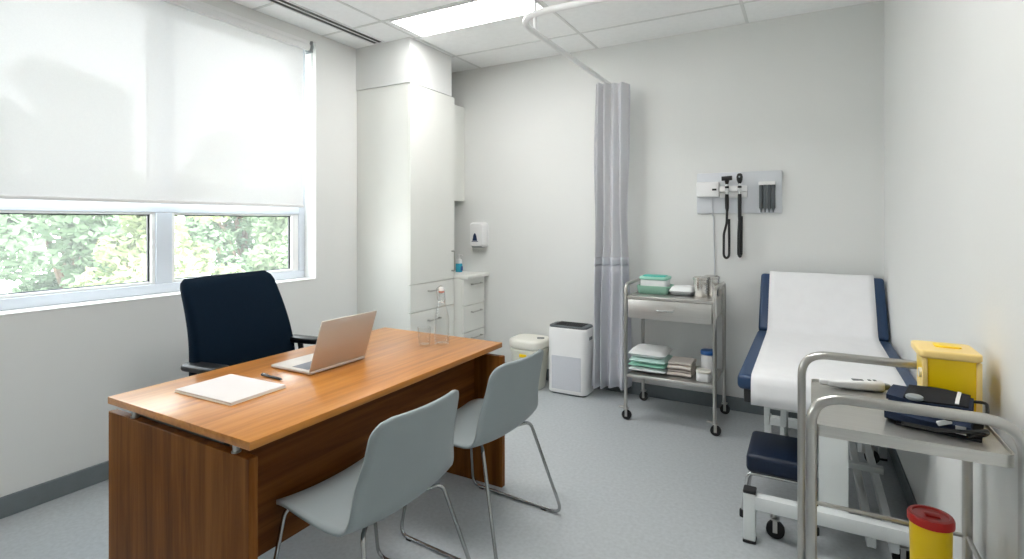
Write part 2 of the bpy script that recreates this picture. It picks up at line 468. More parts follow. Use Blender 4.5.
t = thing('base_cabinet', 'low white drawer unit in the corner between tall cupboard and back wall', 'cabinet', (-3.0, 3.98, 0))
BX = -2.606
b = B(); box(b, XL + .002, BX - .02, 3.806, 4.148, .08, .878, .001, 1); box(b, XL + .002, BX - .06, 3.806, 4.14, 0, .08); obj('body', b, 'cab', t)
for z0, z1, hz in ((.645, .874, .825), (.41, .639, .58), (.085, .404, .35)):
    b = B(); box(b, BX - .0195, BX, 3.808, 4.146, z0, z1, .0015, 1); d = obj('drawer', b, 'cab', t)
    b = B(); bar_handle(b, (BX, 3.925, hz), (BX, 4.075, hz), (.026, 0, 0)); obj('handle', b, 'tube', d)
b = B(); box(b, XL + .002, -2.566, 3.808, YB - .002, .880, .910, .003, 2)
solo('worktop', 'short white worktop on the corner drawer unit beneath the soap dispenser', 'worktop', b, 'cab', loc=(-3.0, 3.98, .88))
t = thing('wall_cabinet', 'narrow white wall cupboard high in the corner above the worktop', 'cabinet', (-3.06, 3.98, 1.578))
b = B(); box(b, XL, -2.86, 3.80, YB, 1.578, 2.463, .001, 1); obj('body', b, 'cab', t)
b = B(); box(b, -2.8595, -2.84, 3.803, YB - .004, 1.574, 2.463, .0015, 1); obj('door', b, 'cab', t)

# soap pump bottle on worktop
c = (-2.842, 4.075)
t = thing('soap_bottle', 'small turquoise hand gel pump bottle on the white worktop', 'bottle', (c[0], c[1], .91))
b = B(); rloft(b, soft_levels(.91, .99, c[0], c[1], .062, .045, .018, .006)); obj('gel_body', b, 'soap_blue', t)
b = B(); rloft(b, soft_levels(.99, 1.03, c[0], c[1], .058, .043, .018, .006)); lathe(b, [(.014, 1.028), (.014, 1.048)], (c[0], c[1], 0), 14)
obj('shoulder', b, 'white_pl', t)
b = B(); lathe(b, [(.005, 1.045), (.005, 1.066), (.011, 1.066), (.011, 1.078), (.004, 1.08)], (c[0], c[1], 0), 12)
tube(b, [(c[0], c[1], 1.073), (c[0] + .035, c[1], 1.071), (c[0] + .042, c[1], 1.064)], .004, 8); obj('pump', b, 'white_pl', t)
b = B(); box(b, c[0] + .0305, c[0] + .0325, c[1] - .017, c[1] + .017, .925, .965, .0008, 1); obj('label_patch', b, 'blue_cap', t)

# paper/soap dispenser on the back wall
t = thing('wall_dispenser', 'white wall dispenser with navy drop emblem above the worktop', 'dispenser', (-2.655, YB, 1.14))
ct = -2.655
b = B()
def ring(y, hw, z0, z1, r): return [Vector((x, y, z)) for x, z in rrect(ct, (z0 + z1) / 2, 2 * hw, z1 - z0, r)]
ring_connect(b, [ring(YB - .001, .078, 1.150, 1.372, .02), ring(YB - .03, .080, 1.145, 1.376, .022), ring(YB - .075, .076, 1.150, 1.372, .026), ring(YB - .09, .066, 1.164, 1.36, .026)])
obj('cover', b, 'white_pl', t)
b = B(); box(b, ct - .055, ct + .055, YB - .080, YB - .015, 1.142, 1.158, .004, 2); obj('nozzle_base', b, 'mgrey', t)
b = B(); pr = [(-.026, 1.205), (-.022, 1.222), (-.017, 1.25), (-.008, 1.27), (0, 1.276), (.008, 1.27), (.017, 1.25), (.022, 1.222), (.026, 1.205)]
ex = -2.668
ring_connect(b, [[Vector((ex + x, y, z)) for x, z in pr] for y in (YB - .088, YB - .0925)])
box(b, ex - .034, ex + .034, YB - .0925, YB - .088, 1.196, 1.201); obj('drop_emblem', b, 'emblem', t)

# ------------------------------------------------------------------ desk
DX0, DX1, DY0, DY1 = -2.236, -1.411, .967, 2.424
t = thing('desk', 'long cherry wood office desk with raised top and panel ends', 'desk', (-1.82, 1.7, 0))
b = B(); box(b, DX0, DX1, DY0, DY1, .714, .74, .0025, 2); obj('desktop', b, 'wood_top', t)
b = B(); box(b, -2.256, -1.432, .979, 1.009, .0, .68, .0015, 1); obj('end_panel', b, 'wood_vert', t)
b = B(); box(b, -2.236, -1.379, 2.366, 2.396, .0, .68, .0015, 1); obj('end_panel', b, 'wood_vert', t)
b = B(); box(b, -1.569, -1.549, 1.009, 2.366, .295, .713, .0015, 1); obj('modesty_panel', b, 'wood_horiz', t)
for x in (-2.10, -1.515):
    for y in (.994, 2.381):
        b = B(); lathe(b, [(.014, .68), (.014, .684), (.010, .685), (.010, .710), (.014, .711), (.014, .714)], (x, y, 0), 14); obj('standoff', b, 'tube', t)
b = B(); box(b, -2.15, -1.6, 1.01, 1.035, .655, .69); box(b, -2.15, -1.6, 2.34, 2.365, .655, .69)
box(b, -1.80, -1.75, 1.036, 2.339, .683, .713, .002, 1); obj('support_rail', b, 'dgrey', t)

# laptop
hx, ly0, ly1 = -1.806, 1.506, 1.822
t = thing('laptop', 'open warm silver laptop facing the office chair on the desk', 'laptop', (-1.93, 1.66, .74))
b = B(); box(b, hx - .245, hx + .006, ly0, ly1, .7425, .7555, .005, 2); base = obj('base', b, 'alum', t)
b = B(); box(b, hx - .13, hx - .03, ly0 + .02, ly1 - .02, .7552, .7566, .001, 1); obj('keyboard', b, 'keys', base)
b = B(); box(b, hx - .225, hx - .145, ly0 + .11, ly1 - .11, .7552, .7561); obj('trackpad', b, 'alum', base)
b = B(); box(b, hx - .235, hx - .005, ly0 + .015, ly1 - .015, .7402, .7428); obj('rubber_feet', b, 'rubber', base)
rot = Matrix.Rotation(R(19), 3, 'Y')
b = B(); box(b, hx - .003, hx + .003, ly0, ly1, .752, .985, .0028, 2, rot, (hx, 0, .752)); lid = obj('lid', b, 'alum', t)
b = B(); box(b, hx - .0042, hx - .0028, ly0 + .008, ly1 - .008, .765, .977, 0, 2, rot, (hx, 0, .752)); obj('screen', b, 'screen', lid)

# notepad & pen
t = thing('notepad', 'blank white writing pad lying near the front end of the desk', 'notepad', (-1.91, 1.23, .74))
b = B(); rot = Matrix.Rotation(R(2), 3, 'Z'); box(b, -2.076, -1.748, 1.118, 1.348, .7405, .7445, .001, 1, rot); obj('backing_board', b, 'cream_pl', t)
b = B(); box(b, -2.074, -1.750, 1.120, 1.346, .7445, .752, .001, 1, rot); obj('pages', b, 'pad_paper', t)
t = thing('pen', 'black ballpoint pen lying between notepad and laptop', 'pen', (-1.91, 1.41, .74))
b = B(); p0, p1 = Vector((-1.982, 1.411, .7455)), Vector((-1.844, 1.407, .7455)); dr = (p1 - p0)
tube(b, [p0, p0 + dr * .04, p0 + dr * .7, p0 + dr * .9, p1], [.003, .005, .005, .0046, .0012], 10); obj('barrel', b, 'black', t)
b = B(); box(b, -1.978, -1.935, 1.4085, 1.4125, .7505, .7525, .0008, 1); obj('clip', b, 'chrome', t)

# bottle & glass
bx, by = -1.668, 2.235
t = thing('water_bottle', 'clear glass swing-top water bottle near the far end of the desk', 'bottle', (bx, by, .74))
b = B()
out = [(.030, 0), (.0385, .004), (.0395, .02), (.0395, .125), (.037, .15), (.029, .19), (.0185, .225), (.0155, .25), (.0175, .258), (.0175, .272)]
inn = [(.0145, .272), (.0125, .25), (.0155, .225), (.026, .19), (.034, .15), (.0365, .125), (.0365, .02), (.030, .010)]
lathe(b, out + inn, (bx, by, .74), 28); obj('glass_body', b, 'water', t)
b = B(); lathe(b, [(.011, .264), (.013, .276), (.017, .280), (.016, .293), (.009, .300)], (bx, by, .74), 18); st = obj('stopper', b, 'white_pl', t)
b = B(); lathe(b, [(.0135, .272), (.0165, .272), (.0165, .277), (.0135, .277)], (bx, by, .74), 18); obj('rubber_seal', b, 'orange', st)
b = B()
for s in (-1, 1):
    tube(b, fillet([(bx + .0165 * s, by, .74 + .212), (bx + .025 * s, by - .004, .74 + .235), (bx + .025 * s, by - .012, .74 + .29), (bx + .008 * s, by - .004, .74 + .305), (bx, by, .74 + .305)], .008, 3), .0015, 6)
tube(b, [(bx + .0195 * math.cos(a), by + .0195 * math.sin(a), .74 + .222) for a in [2 * PI * k / 20 for k in range(20)]], .0015, 6, True)
obj('wire_clasp', b, 'chrome', t)
gx, gy = -1.722, 2.158
b = B(); lathe(b, [(.026, 0), (.0285, .004), (.035, .098), (.0335, .098), (.0275, .012), (.0, .011)], (gx, gy, .74), 28, True, False)
solo('drinking_glass', 'clear tumbler beside the swing-top bottle on the desk', 'glass', b, 'glass', loc=(gx, gy, .74))

# ------------------------------------------------------------------ visitor chairs
def make_visitor_chair(label, loc, rz):
    t = thing('visitor_chair', label, 'chair', loc, rz, 'grey visitor chairs')
    # seat-and-back profile (x towards the back, z up), arc length resampled
    ctl = [(-.236, .424), (-.217, .442), (-.15, .455), (-.05, .448), (.05, .441), (.125, .447), (.172, .475), (.198, .525), (.213, .59), (.226, .66), (.241, .735), (.254, .80)]
    # Catmull-Rom
    fine = []
    cp = [ctl[0]] + ctl + [ctl[-1]]
    for i in range(len(ctl) - 1):
        p0, p1, p2, p3 = [Vector(q) for q in cp[i:i + 4]]
        for k in range(8):
            s = k / 8
            fine.append(.5 * ((2 * p1) + (p2 - p0) * s + (2 * p0 - 5 * p1 + 4 * p2 - p3) * s * s + (3 * p1 - p0 - 3 * p2 + p3) * s ** 3))
    fine.append(Vector(ctl[-1]))
    L = [0]
    for a, c_ in zip(fine, fine[1:]): L.append(L[-1] + (c_ - a).length)
    T = L[-1]
    def at(s):
        for i in range(len(L) - 1):
            if L[i + 1] >= s:
                f = (s - L[i]) / max(1e-9, L[i + 1] - L[i]); return fine[i].lerp(fine[i + 1], f)
        return fine[-1]
    N = 46; rows = []
    rf, rb = .07, .06
    for i in range(N + 1):
        u = i / N
        s = T * (.5 - .5 * math.cos(PI * u)) if False else T * (u + .06 * math.sin(2 * PI * u) * -1)
        s = min(max(s, 0), T)
        p = at(s); f = s / T
        hw = .226 + .022 * math.sin(PI * min(1, f / .85)) - .020 * max(0, f - .55) / .45
        if s < rf: hw -= rf - math.sqrt(max(0, rf * rf - (rf - s) ** 2))
        if T - s < rb: hw -= rb - math.sqrt(max(0, rb * rb - (rb - (T - s)) ** 2))
        back = max(0, min(1, (f - .42) / .33)); back = back * back * (3 - 2 * back)
        row = []
        for k in range(17):
            v = -1 + k / 8
            y = v * hw
            q = (abs(y) / .22) ** 2.2
            row.append(Vector((p.x - back * .045 * q, y, p.y + (1 - back) * .020 * q)))
        rows.append(row)
    b = B(); ring_connect(b, rows, False)
    sh = obj('shell', b, 'chair_shell', t, world=False, angle=60)
    md = sh.modifiers.new('thick', 'SOLIDIFY'); md.thickness = .011; md.offset = -1
    # sled frame: rod loops on both sides joined by crossbars under the seat
    for s in (-1, 1):
        yf, yt = s * .265, s * .188
        pts = [(.085, s * .10, .422), (.158, yt, .440), (.29, yf, .009), (-.235, yf, .009), (-.205, yt, .424), (-.16, s * .10, .422)]
        b = B(); tube(b, fillet(pts, [0, .035, .045, .045, .035, 0], 6), .0075, 10)
        fr = obj('sled_leg', b, 'chair_leg', t, world=False)
        for x in (-.18, .19):
            b = B(); box(b, x - .015, x + .015, yf - .009, yf + .009, 0, .006, .002, 1); obj('glide', b, 'rubber', fr, world=False)
    b = B()
    for x in (.085, -.16): cyl(b, (x, -.10, .422), (x, .10, .422), .0075, 10)
    for s in (-1, 1): cyl(b, (.085, s * .10, .422), (-.16, s * .10, .422), .0075, 10)
    box(b, -.12, .04, -.03, .03, .422, .442, .004, 1)
    obj('under_frame', b, 'chair_leg', t, world=False)
    return t
ch = make_visitor_chair('grey moulded visitor chair with sled legs nearest the front end of the desk', (-1.308, 1.352, 0), R(-2))
dup(ch, 'grey visitor chair with sled legs at the far end of the desk near the bin', (-1.307, 2.035, 0), R(-4))

# ------------------------------------------------------------------ office chair
OX, OY, OR = -2.44, 1.80, R(9)
t = thing('office_chair', 'dark navy upholstered swivel chair with armrests behind the desk', 'chair', (OX, OY, 0), OR)
def sections(levels, n=6):
    return [[Vector((cx + q[0], q[1], z)) for q in rrect(0, 0, dp, w, r, n)] for z, cx, dp, w, r in levels]
b = B()
rings = []
NZ = 26
for i in range(NZ + 1):
    f = i / NZ
    z = .50 + .595 * f
    x = -.20 - .13 * f + .04 * math.sin(PI * f)
    w = .56 + .12 * math.sin(PI * min(1, (1 - f) * 1.05 + .1)) * .0 + (.66 - .56) * (1 - f) ** .8 * (1 if f > .25 else 1) - .05 * f
    w = .57 + .09 * min(1, (1 - f) / .75) ** 1.1
    e = 1.0
    if f > .9: e = math.sqrt(max(.02, 1 - ((f - .9) / .1) ** 2))
    if f < .08: e = math.sqrt(max(.02, 1 - ((.08 - f) / .08) ** 2))
    ww = w - (1 - e) * .07
    rings.append([Vector((x + q[0] * 1.0 - (abs(q[1]) / .3) ** 2 * -.03, q[1], z)) for q in rrect(0, 0, .07 * max(.25, e), ww, .034 * max(.25, e), 6)])
ring_connect(b, rings); br = obj('backrest', b, 'navy_fabric', t, world=False, angle=50)
b = B(); rloft(b, soft_levels(.42, .51, .02, 0, .50, .50, .09, .03), 6); obj('seat', b, 'navy_fabric', t, world=False)
b = B(); tube(b, fillet([(-.05, 0, .40), (-.30, 0, .40), (-.315, 0, .75)], .06), .02, 10); box(b, -.15, .10, -.09, .09, .385, .425, .01, 2); obj('back_bracket', b, 'black', t, world=False)
for s in (-1, 1):
    b = B(); rloft(b, soft_levels(.675, .708, -.08, s * .325, .26, .085, .035, .012)); a = obj('armrest', b, 'black', t, world=False)
    b = B(); tube(b, fillet([(-.02, s * .20, .405), (-.05, s * .315, .405), (-.11, s * .325, .675)], .05), .016, 10); obj('arm_post', b, 'black', a, world=False)
b = B(); lathe(b, [(.032, .09), (.032, .24), (.018, .24), (.018, .40)], (0, 0, 0), 16); obj('gas_column', b, 'black', t, world=False)
for k in range(5):
    a = R(-14 + 72 * k); dx, dy = math.cos(a), math.sin(a)
    b = B(); tube(b, [(0, 0, .115), (dx * .2, dy * .2, .10), (dx * .37, dy * .37, .075)], [.032, .024, .018], 10); lg = obj('base_leg', b, 'black', t, world=False)
    b = B(); px, py = -dy, dx
    for s in (-1, 1):
        c0 = Vector((dx * .37 + px * s * .008, dy * .37 + py * s * .008, .03)); c1 = c0 + Vector((px, py, 0)) * s * .018
        cyl(b, c0, c1, .03, 16)
    cyl(b, (dx * .37, dy * .37, .03), (dx * .37, dy * .37, .075), .007, 8); obj('castor', b, 'rubber', lg, world=False)

# ------------------------------------------------------------------ bin & purifier
bx, by = -2.02, 3.93
t = thing('lidded_bin', 'cream plastic bin with flat lid standing left of the air purifier', 'bin', (bx, by, 0))
b = B(); rloft(b, [(.0, bx, by, .21, .20, .05), (.01, bx, by, .22, .21, .05), (.30, bx, by, .27, .25, .06), (.32, bx, by, .285, .265, .06), (.335, bx, by, .285, .265, .06)]); obj('tub', b, 'frost_pl', t)
b = B(); rloft(b, soft_levels(.336, .415, bx, by, .30, .28, .07, .022)); lid = obj('lid', b, 'cream_pl', t)
b = B(); box(b, bx + .07, bx + .13, by - .008, by + .008, .414, .424, .003, 2, Matrix.Rotation(R(25), 3, 'Z')); obj('lid_catch', b, 'dgrey', lid)
b = B(); box(b, bx - .03, bx + .035, by - .137, by - .128, .275, .30, .003, 1); obj('waste_tag', b, 'yellow', t)

px, py = -1.668, 3.975
t = thing('air_purifier', 'white box air purifier with dark top vent standing by the curtain', 'air purifier', (px, py, 0))
b = B(); rloft(b, soft_levels(.012, .535, px, py, .335, .21, .05, .012), 7); bd = obj('body', b, 'white_pl', t)
b = B(); rloft(b, soft_levels(.527, .548, px, py, .325, .20, .048, .006), 7); obj('top_vent', b, 'dgrey', t)
b = B()
for k in range(7): box(b, px - .12, px + .12, py - .07 + k * .0235, py - .062 + k * .0235, .546, .552, .001, 1)
obj('vent_slat', b, 'black', t)
b = B(); box(b, px - .125, px + .125, py - .1075, py - .104, .045, .31, .001, 1); obj('front_grille', b, 'grey_mesh', t)
b = B(); rloft(b, [(0, px, py, .30, .18, .05), (.0125, px, py, .315, .19, .05)], 7); obj('foot', b, 'dgrey', t)
b = B(); box(b, px + .166, px + .169, py - .035, py + .035, .44, .465, .001, 1); obj('grip_recess', b, 'mgrey', t)

# ------------------------------------------------------------------ curtain & rail
TX, TY, TZ = -1.405, 2.53, 2.50
t = thing('curtain_rail', 'white curved curtain rail hanging from the ceiling', 'curtain rail', (TX, TY, TZ))
b = B(); tube(b, fillet([(TX, YB - .002, TZ), (TX, TY, TZ), (XR - .002, TY + .02, TZ)], [0, .22, 0], 12), .018, 12); obj('rail', b, 'white_pl', t)
b = B(); cyl(b, (TX, 2.80, TZ + .012), (TX, 2.80, ZC), .009, 10); lathe(b, [(.022, ZC - .012), (.022, ZC)], (TX, 2.80, 0), 14); obj('hanger', b, 'white_pl', t)
b = B(); cyl(b, (-.35, TY + .012, TZ + .012), (-.35, TY + .012, ZC), .009, 10); lathe(b, [(.022, ZC - .012), (.022, ZC)], (-.35, TY + .012, 0), 14); obj('hanger', b, 'white_pl', t)

t = thing('privacy_curtain', 'gathered pale grey cubicle curtain beside the back wall', 'curtain', (-1.36, 3.95, .08))
random.seed(4)
NP = 4.5
def cur_pt(s, z):
    g = (z - .08) / 2.4
    k = NP * s ** .8
    half = .142 - .022 * g - .012 * math.exp(-((z - 1.42) / .35) ** 2)
    x = -1.338 + .018 * g + half * (2 * s - 1) + .012 * math.sin(1.7 * z + 9 * s) * (1 - g)
    A = (.070 - .022 * g) * (.75 + .3 * math.sin(5 * s + 2.0))
    y = 4.03 - .10 * (1 - s) + A * math.sin(2 * PI * k + .35 * math.sin(2.4 * z + 4 * s)) + .010 * math.sin(3 * z + 14 * s)
    return Vector((min(x, -1.165), min(y, YB - .012), z))
def cur(z0, z1, nz):
    b = B(); ns = 150
    ring_connect(b, [[cur_pt(i / ns, z0 + (z1 - z0) * j / nz) for i in range(ns + 1)] for j in range(nz + 1)], False)
    return b
o = obj('upper_mesh', cur(1.10, 2.462, 16), 'curtain_mesh', t, angle=80)
o = obj('hem_band', cur(1.04, 1.105, 3), 'curtain', t, angle=80); m_ = o.modifiers.new('thick', 'SOLIDIFY'); m_.thickness = .006; m_.offset = 0
o = obj('lower_drape', cur(.085, 1.045, 12), 'curtain', t, angle=80); m_ = o.modifiers.new('thick', 'SOLIDIFY'); m_.thickness = .002; m_.offset = 0
for k in range(7):
    y = 3.90 + k * .035
    b = B(); tube(b, [(TX, y, TZ - .014), (TX + .006, y, TZ - .026), (TX, y, TZ - .04)], .003, 6); obj('glider_hook', b, 'white_pl', t)

# ------------------------------------------------------------------ instrument trolley by back wall
def castor(bm_fork, bm_wheel, x, y, r, h, face=1):
    """swivel castor: fork in one mesh, wheel in another; h = height of the stem top"""
    for s in (-1, 1): box(bm_fork, x - .004, x + .014, y + s * .014 - .002, y + s * .014 + .002, r - .010, 2 * r + .010, .001, 1)
    box(bm_fork, x - .016, x + .022, y - .018, y + .018, 2 * r + .006, 2 * r + .014, .002, 1)
    cyl(bm_fork, (x, y, 2 * r + .012), (x, y, h), .010, 10)
    cyl(bm_fork, (x + .006, y - .017, r), (x + .006, y + .017, r), .005, 8)
    cyl(bm_wheel, (x + .006, y - .010, r), (x + .006, y + .010, r), r, 20)

SX0, SX1, SY0, SY1 = -1.105, -.518, 3.615, 4.06
t = thing('instrument_trolley', 'stainless steel trolley with drawer and lower shelf against the back wall', 'trolley', (-.81, 3.84, 0))
for x in (SX0, SX1):
    b = B(); tube(b, fillet([(x, SY0, .085), (x, SY0, .945), (x, SY1, .945), (x, SY1, .085)], .06, 7), .0125, 12)
    obj('side_frame', b, 'tube', t)
b = B(); box(b, SX0 + .010, SX1 - .010, SY0 - .006, SY1, .846, .866, .003, 1)
box(b, SX0 + .014, SX1 - .014, SY1 - .012, SY1 - .006, .862, .90, .002, 1)
obj('top_tray', b, 'steel', t)
b = B(); box(b, SX0 + .016, SX1 - .016, SY0 + .012, SY1 - .01, .715, .845, .002, 1); obj('drawer_case', b, 'steel', t)
b = B(); box(b, SX0 + .018, SX1 - .018, SY0 - .006, SY0 + .0115, .714, .843, .003, 2); d = obj('drawer', b, 'steel', t)
b = B(); tube(b, fillet([(-.885, SY0 - .006, .786), (-.885, SY0 - .030, .780), (-.775, SY0 - .030, .780), (-.775, SY0 - .006, .786)], .012, 4), .005, 8); obj('handle', b, 'chrome', d)
b = B(); box(b, SX0 + .010, SX1 - .010, SY0 - .006, SY1, .298, .320, .003, 1); obj('lower_shelf', b, 'steel', t)
for x in (SX0, SX1):
    for y in (SY0, SY1):
        f, w = B(), B(); castor(f, w, x, y, .033, .10)
        if y == SY0: box(f, x - .05, x - .012, y - .012, y + .012, .078, .088, .003, 1)
        fo = obj('castor_fork', f, 'tube', t); obj('wheel', w, 'rubber', fo)

# on the tray
t = thing('mint_tray', 'mint green plastic tray holding up the wipes box on the steel trolley', 'tray', (-.955, 3.84, .866))
b = B()
cx, cy = -.955, 3.84
o_ = [(.867, cx, cy, .20, .17, .02), (.872, cx, cy, .21, .18, .02), (.925, cx, cy, .225, .195, .022), (.925, cx, cy, .219, .189, .02), (.874, cx, cy, .203, .173, .018)]
rloft(b, o_); obj('tray_body', b, 'mintbox', t)
t = thing('wipes_box', 'white wipes box with teal lid on the mint tray on the trolley', 'box', (cx, cy, .875))
b = B(); rloft(b, soft_levels(.875, .965, cx, cy, .185, .155, .02, .006)); obj('box_body', b, 'white_pl', t)
b = B(); rloft(b, soft_levels(.966, .988, cx, cy, .20, .168, .026, .006)); lid = obj('lid', b, 'mint', t)
b = B(); rloft(b, soft_levels(.984, .995, cx, cy, .16, .11, .02, .003)); obj('lid_flap', b, 'teal', lid)

def folded(bm, cx, cy, z, w, d, h, layers=3, amp=.004, seed=1):
    """cloth folded back and forth, folds towards the front"""
    rnd = random.Random(seed)
    th = h / (2 * layers) * .48; path = []
    dz = h / layers
    for k in range(layers):
        zz = z + dz * (k + .5)
        ys = [cy - d / 2 + .01, cy + d / 2 - .01]
        if k % 2 == 0: ys = ys[::-1]
        for i in range(7):
            f = i / 6; path.append((ys[0] + (ys[1] - ys[0]) * f + rnd.uniform(-.001, .001), zz + rnd.uniform(-amp, amp) * .3))
        if k < layers - 1:
            sg = -1 if ys[1] < cy else 1
            for a in (-50, 0, 50):
                path.append((ys[1] + sg * dz * .5 * math.cos(R(a)), zz + dz * .5 + dz * .5 * math.sin(R(a))))
    strip(bm, path, th, cx - w / 2, cx + w / 2, 8, lambda x, q: Vector((0, amp * .5 * math.sin(x * 60 + q.z * 90), amp * .35 * math.sin(x * 45 + q.y * 30))))

def pack(bm, cx, cy, z0, z1, w, d, seed=0, puff=.012):
    """soft wrapped packet with pinched seams"""
    rnd = random.Random(seed); n, m_ = 14, 12; zc = (z0 + z1) / 2; h = (z1 - z0) / 2
    top, bot = [], []
    p1, p2 = rnd.uniform(0, 6), rnd.uniform(0, 6)
    for j in range(m_ + 1):
        rt, rb = [], []
        for i in range(n + 1):
            u, v = -1 + 2 * i / n, -1 + 2 * j / m_
            f = ((1 - abs(u) ** 5) * (1 - abs(v) ** 5)) ** .45
            x = cx + u * w / 2 * (1 - .03 * abs(v) ** 3); y = cy + v * d / 2 * (1 - .03 * abs(u) ** 3)
            wr = puff * .25 * math.sin(6 * u + p1 + 3 * v) * f
            rt.append(Vector((x, y, zc + h * f * .96 + wr - h * .04)))
            rb.append(Vector((x, y, zc - h * f)))
        top.append(rt); bot.append(rb)
    a = ring_connect(bm, top, False); c_ = ring_connect(bm, bot, False)
    bmesh.ops.remove_doubles(bm, verts=bm.verts[:], dist=1e-5)

b = B(); pack(b, -.757, 3.82, .8665, .935, .165, .15, 5, .006)
solo('gauze_pack', 'small white gauze pack lying flat between wipes box and steel jars', 'pack', b, 'pack', loc=(-.757, 3.82, .8665), angle=60)

def steel_jar(x, y, r, h, label, knob):
    t = thing('steel_jar', label, 'jar', (x, y, .866), group='steel jars on the trolley')
    b = B(); lathe(b, [(r * .96, 0), (r, .004), (r, h), (r * 1.06, h + .002), (r * 1.06, h + .006), (r * .95, h + .006), (r * .95, h - .01)], (x, y, .8665), 28); obj('jar_body', b, 'jar_steel', t)
    b = B(); lathe(b, [(r * .98, h + .0065), (r * 1.08, h + .007), (r * 1.08, h + .016), (r * .8, h + .024), (.006, h + .027)], (x, y, .8665), 28); l = obj('lid', b, 'jar_steel', t)
    if knob:
        b = B(); lathe(b, [(.005, h + .025), (.005, h + .034), (.011, h + .036), (.011, h + .043), (.004, h + .046)], (x, y, .8665), 14); obj('knob', b, 'jar_steel', l)
steel_jar(-.635, 3.79, .046, .115, 'left-hand shiny steel jar with lid on the trolley top', False)
steel_jar(-.575, 3.885, .050, .118, 'shiny steel jar with lid at the rear right corner of the trolley top', False)

# lower shelf contents
g = 'wrapped packs stacked on the trolley shelf'
sx, sy = -.975, 3.80
for z0, z1, w, m_, lab in ((.3205, .358, .262, 'pack', 'lowest white pack in the left stack on the trolley shelf'),
                           (.359, .384, .262, 'mint', 'thin mint green pack second from bottom in the left stack on the trolley shelf'),
                           (.385, .422, .258, 'pack_mint', 'pale mint pack third from bottom in the left stack on the trolley shelf'),
                           (.423, .482, .264, 'pack', 'puffy white pack topmost of the left stack on the trolley shelf')):
    b = B(); pack(b, sx + random.uniform(-.005, .005), sy, z0, z1, w, .27, int(z0 * 1000), .008)
    solo('wrapped_pack', lab, 'pack', b, m_, g, loc=(sx, sy, z0), angle=60)
tx = -.760
for z0, h, lab in ((.3205, .046, 'lower beige folded towel in the pair on the trolley shelf'), (.3675, .050, 'upper beige folded towel in the pair on the trolley shelf')):
    b = B(); folded(b, tx, 3.80, z0, .155, .21, h, 3, .004, int(z0 * 900))
    solo('folded_towel', lab, 'towel', b, 'towel', 'beige towels on the trolley shelf', loc=(tx, 3.8, z0), angle=60)
x, y = -.588, 3.81
t = thing('wipes_tub', 'tall white tub with blue screw lid at the right of the trolley shelf', 'tub', (x, y, .32))
b = B(); lathe(b, [(.044, .3205), (.047, .324), (.047, .470), (.043, .474)], (x, y, 0), 26); obj('tub_body', b, 'white_pl', t)
b = B(); lathe(b, [(.046, .4745), (.050, .476), (.050, .498), (.046, .503)], (x, y, 0), 26); obj('screw_lid', b, 'blue_cap', t)
x, y = -.60, 3.70
t = thing('small_tub', 'small white tub in front of the blue-lidded tub on the trolley shelf', 'tub', (x, y, .32))
b = B(); rloft(b, soft_levels(.3205, .375, x, y, .090, .085, .025, .005)); obj('tub_body', b, 'white_pl', t)
b = B(); rloft(b, soft_levels(.3755, .392, x, y, .094, .089, .026, .004)); obj('lid', b, 'cream_pl', t)

# ------------------------------------------------------------------ diagnostic set on back wall
t = thing('diagnostic_board', 'pale grey wall board with white power unit and instrument cradle', 'wall panel', (-.437, YB, 1.44))
b = B(); box(b, -.722, -.150, YB - .022, YB - .001, 1.441, 1.742, .006, 2); obj('backboard', b, 'lightgrey', t)
b = B(); box(b, -.715, -.558, YB - .085, YB - .0225, 1.562, 1.672, .008, 2); pu = obj('power_unit', b, 'white_pl', t)
b = B(); box(b, -.604, -.573, YB - .0875, YB - .084, 1.608, 1.622, .001, 1); obj('display', b, 'black', pu)
b = B(); box(b, -.557, -.372, YB - .075, YB - .0225, 1.597, 1.640, .006, 2); box(b, -.557, -.372, YB - .05, YB - .0225, 1.555, 1.598, .005, 2); obj('cradle', b, 'white_pl', t)
b = B(); tube(b, [(-.61, YB - .03, 1.565), (-.612, YB - .026, 1.44), (-.605, YB - .006, 1.42), (-.598, YB - .006, 1.05), (-.60, YB - .006, .6), (-.60, YB - .006, .11)], .004, 8); obj('power_cable', b, 'lightgrey', t)

def cord(bm, x, zt, loop, wdt, zr):
    yy = YB - .082
    pts = [Vector((x, yy, zt)), Vector((x - .002, yy, zt - .09)), Vector((x - wdt, yy, zt - .17)), Vector((x - wdt, yy - .004, loop + .06))]
    for k in range(9):
        a = PI + PI * k / 8
        pts.append(Vector((x - wdt * .2 + wdt * .8 * math.cos(a), yy - .004 + .012 * k / 8, loop + .03 + .03 * math.sin(a))))
    pts += [Vector((x + wdt * .6, yy + .012, loop + .08)), Vector((x + wdt * .5, yy + .02, zr))]
    tube(bm, fillet(pts, .12, 4), .0085, 10)
hx_ = -.503; yy = YB - .082
t = thing('otoscope', 'black otoscope with wide head and looping black cord in the wall cradle', 'otoscope', (hx_, yy, 1.5))
b = B(); cyl(b, (hx_ - .034, yy - .01, 1.692), (hx_ + .036, yy - .01, 1.695), .0165, 14); tube(b, [(hx_, yy - .004, 1.694), (hx_, yy, 1.668), (hx_, yy, 1.650)], [.020, .014, .010], 12); obj('head', b, 'black', t)
b = B(); cyl(b, (hx_, yy, 1.651), (hx_, yy, 1.635), .011, 12); cyl(b, (hx_, yy, 1.624), (hx_, yy, 1.575), .0115, 12); obj('metal_collar', b, 'chrome', t)
b = B(); cyl(b, (hx_, yy, 1.636), (hx_, yy, 1.622), .0135, 14); tube(b, [(hx_, yy, 1.578), (hx_, yy, 1.55), (hx_ + .001, yy, 1.48), (hx_ + .002, yy, 1.455)], [.0125, .0145, .0135, .008], 14); obj('handle', b, 'black', t)
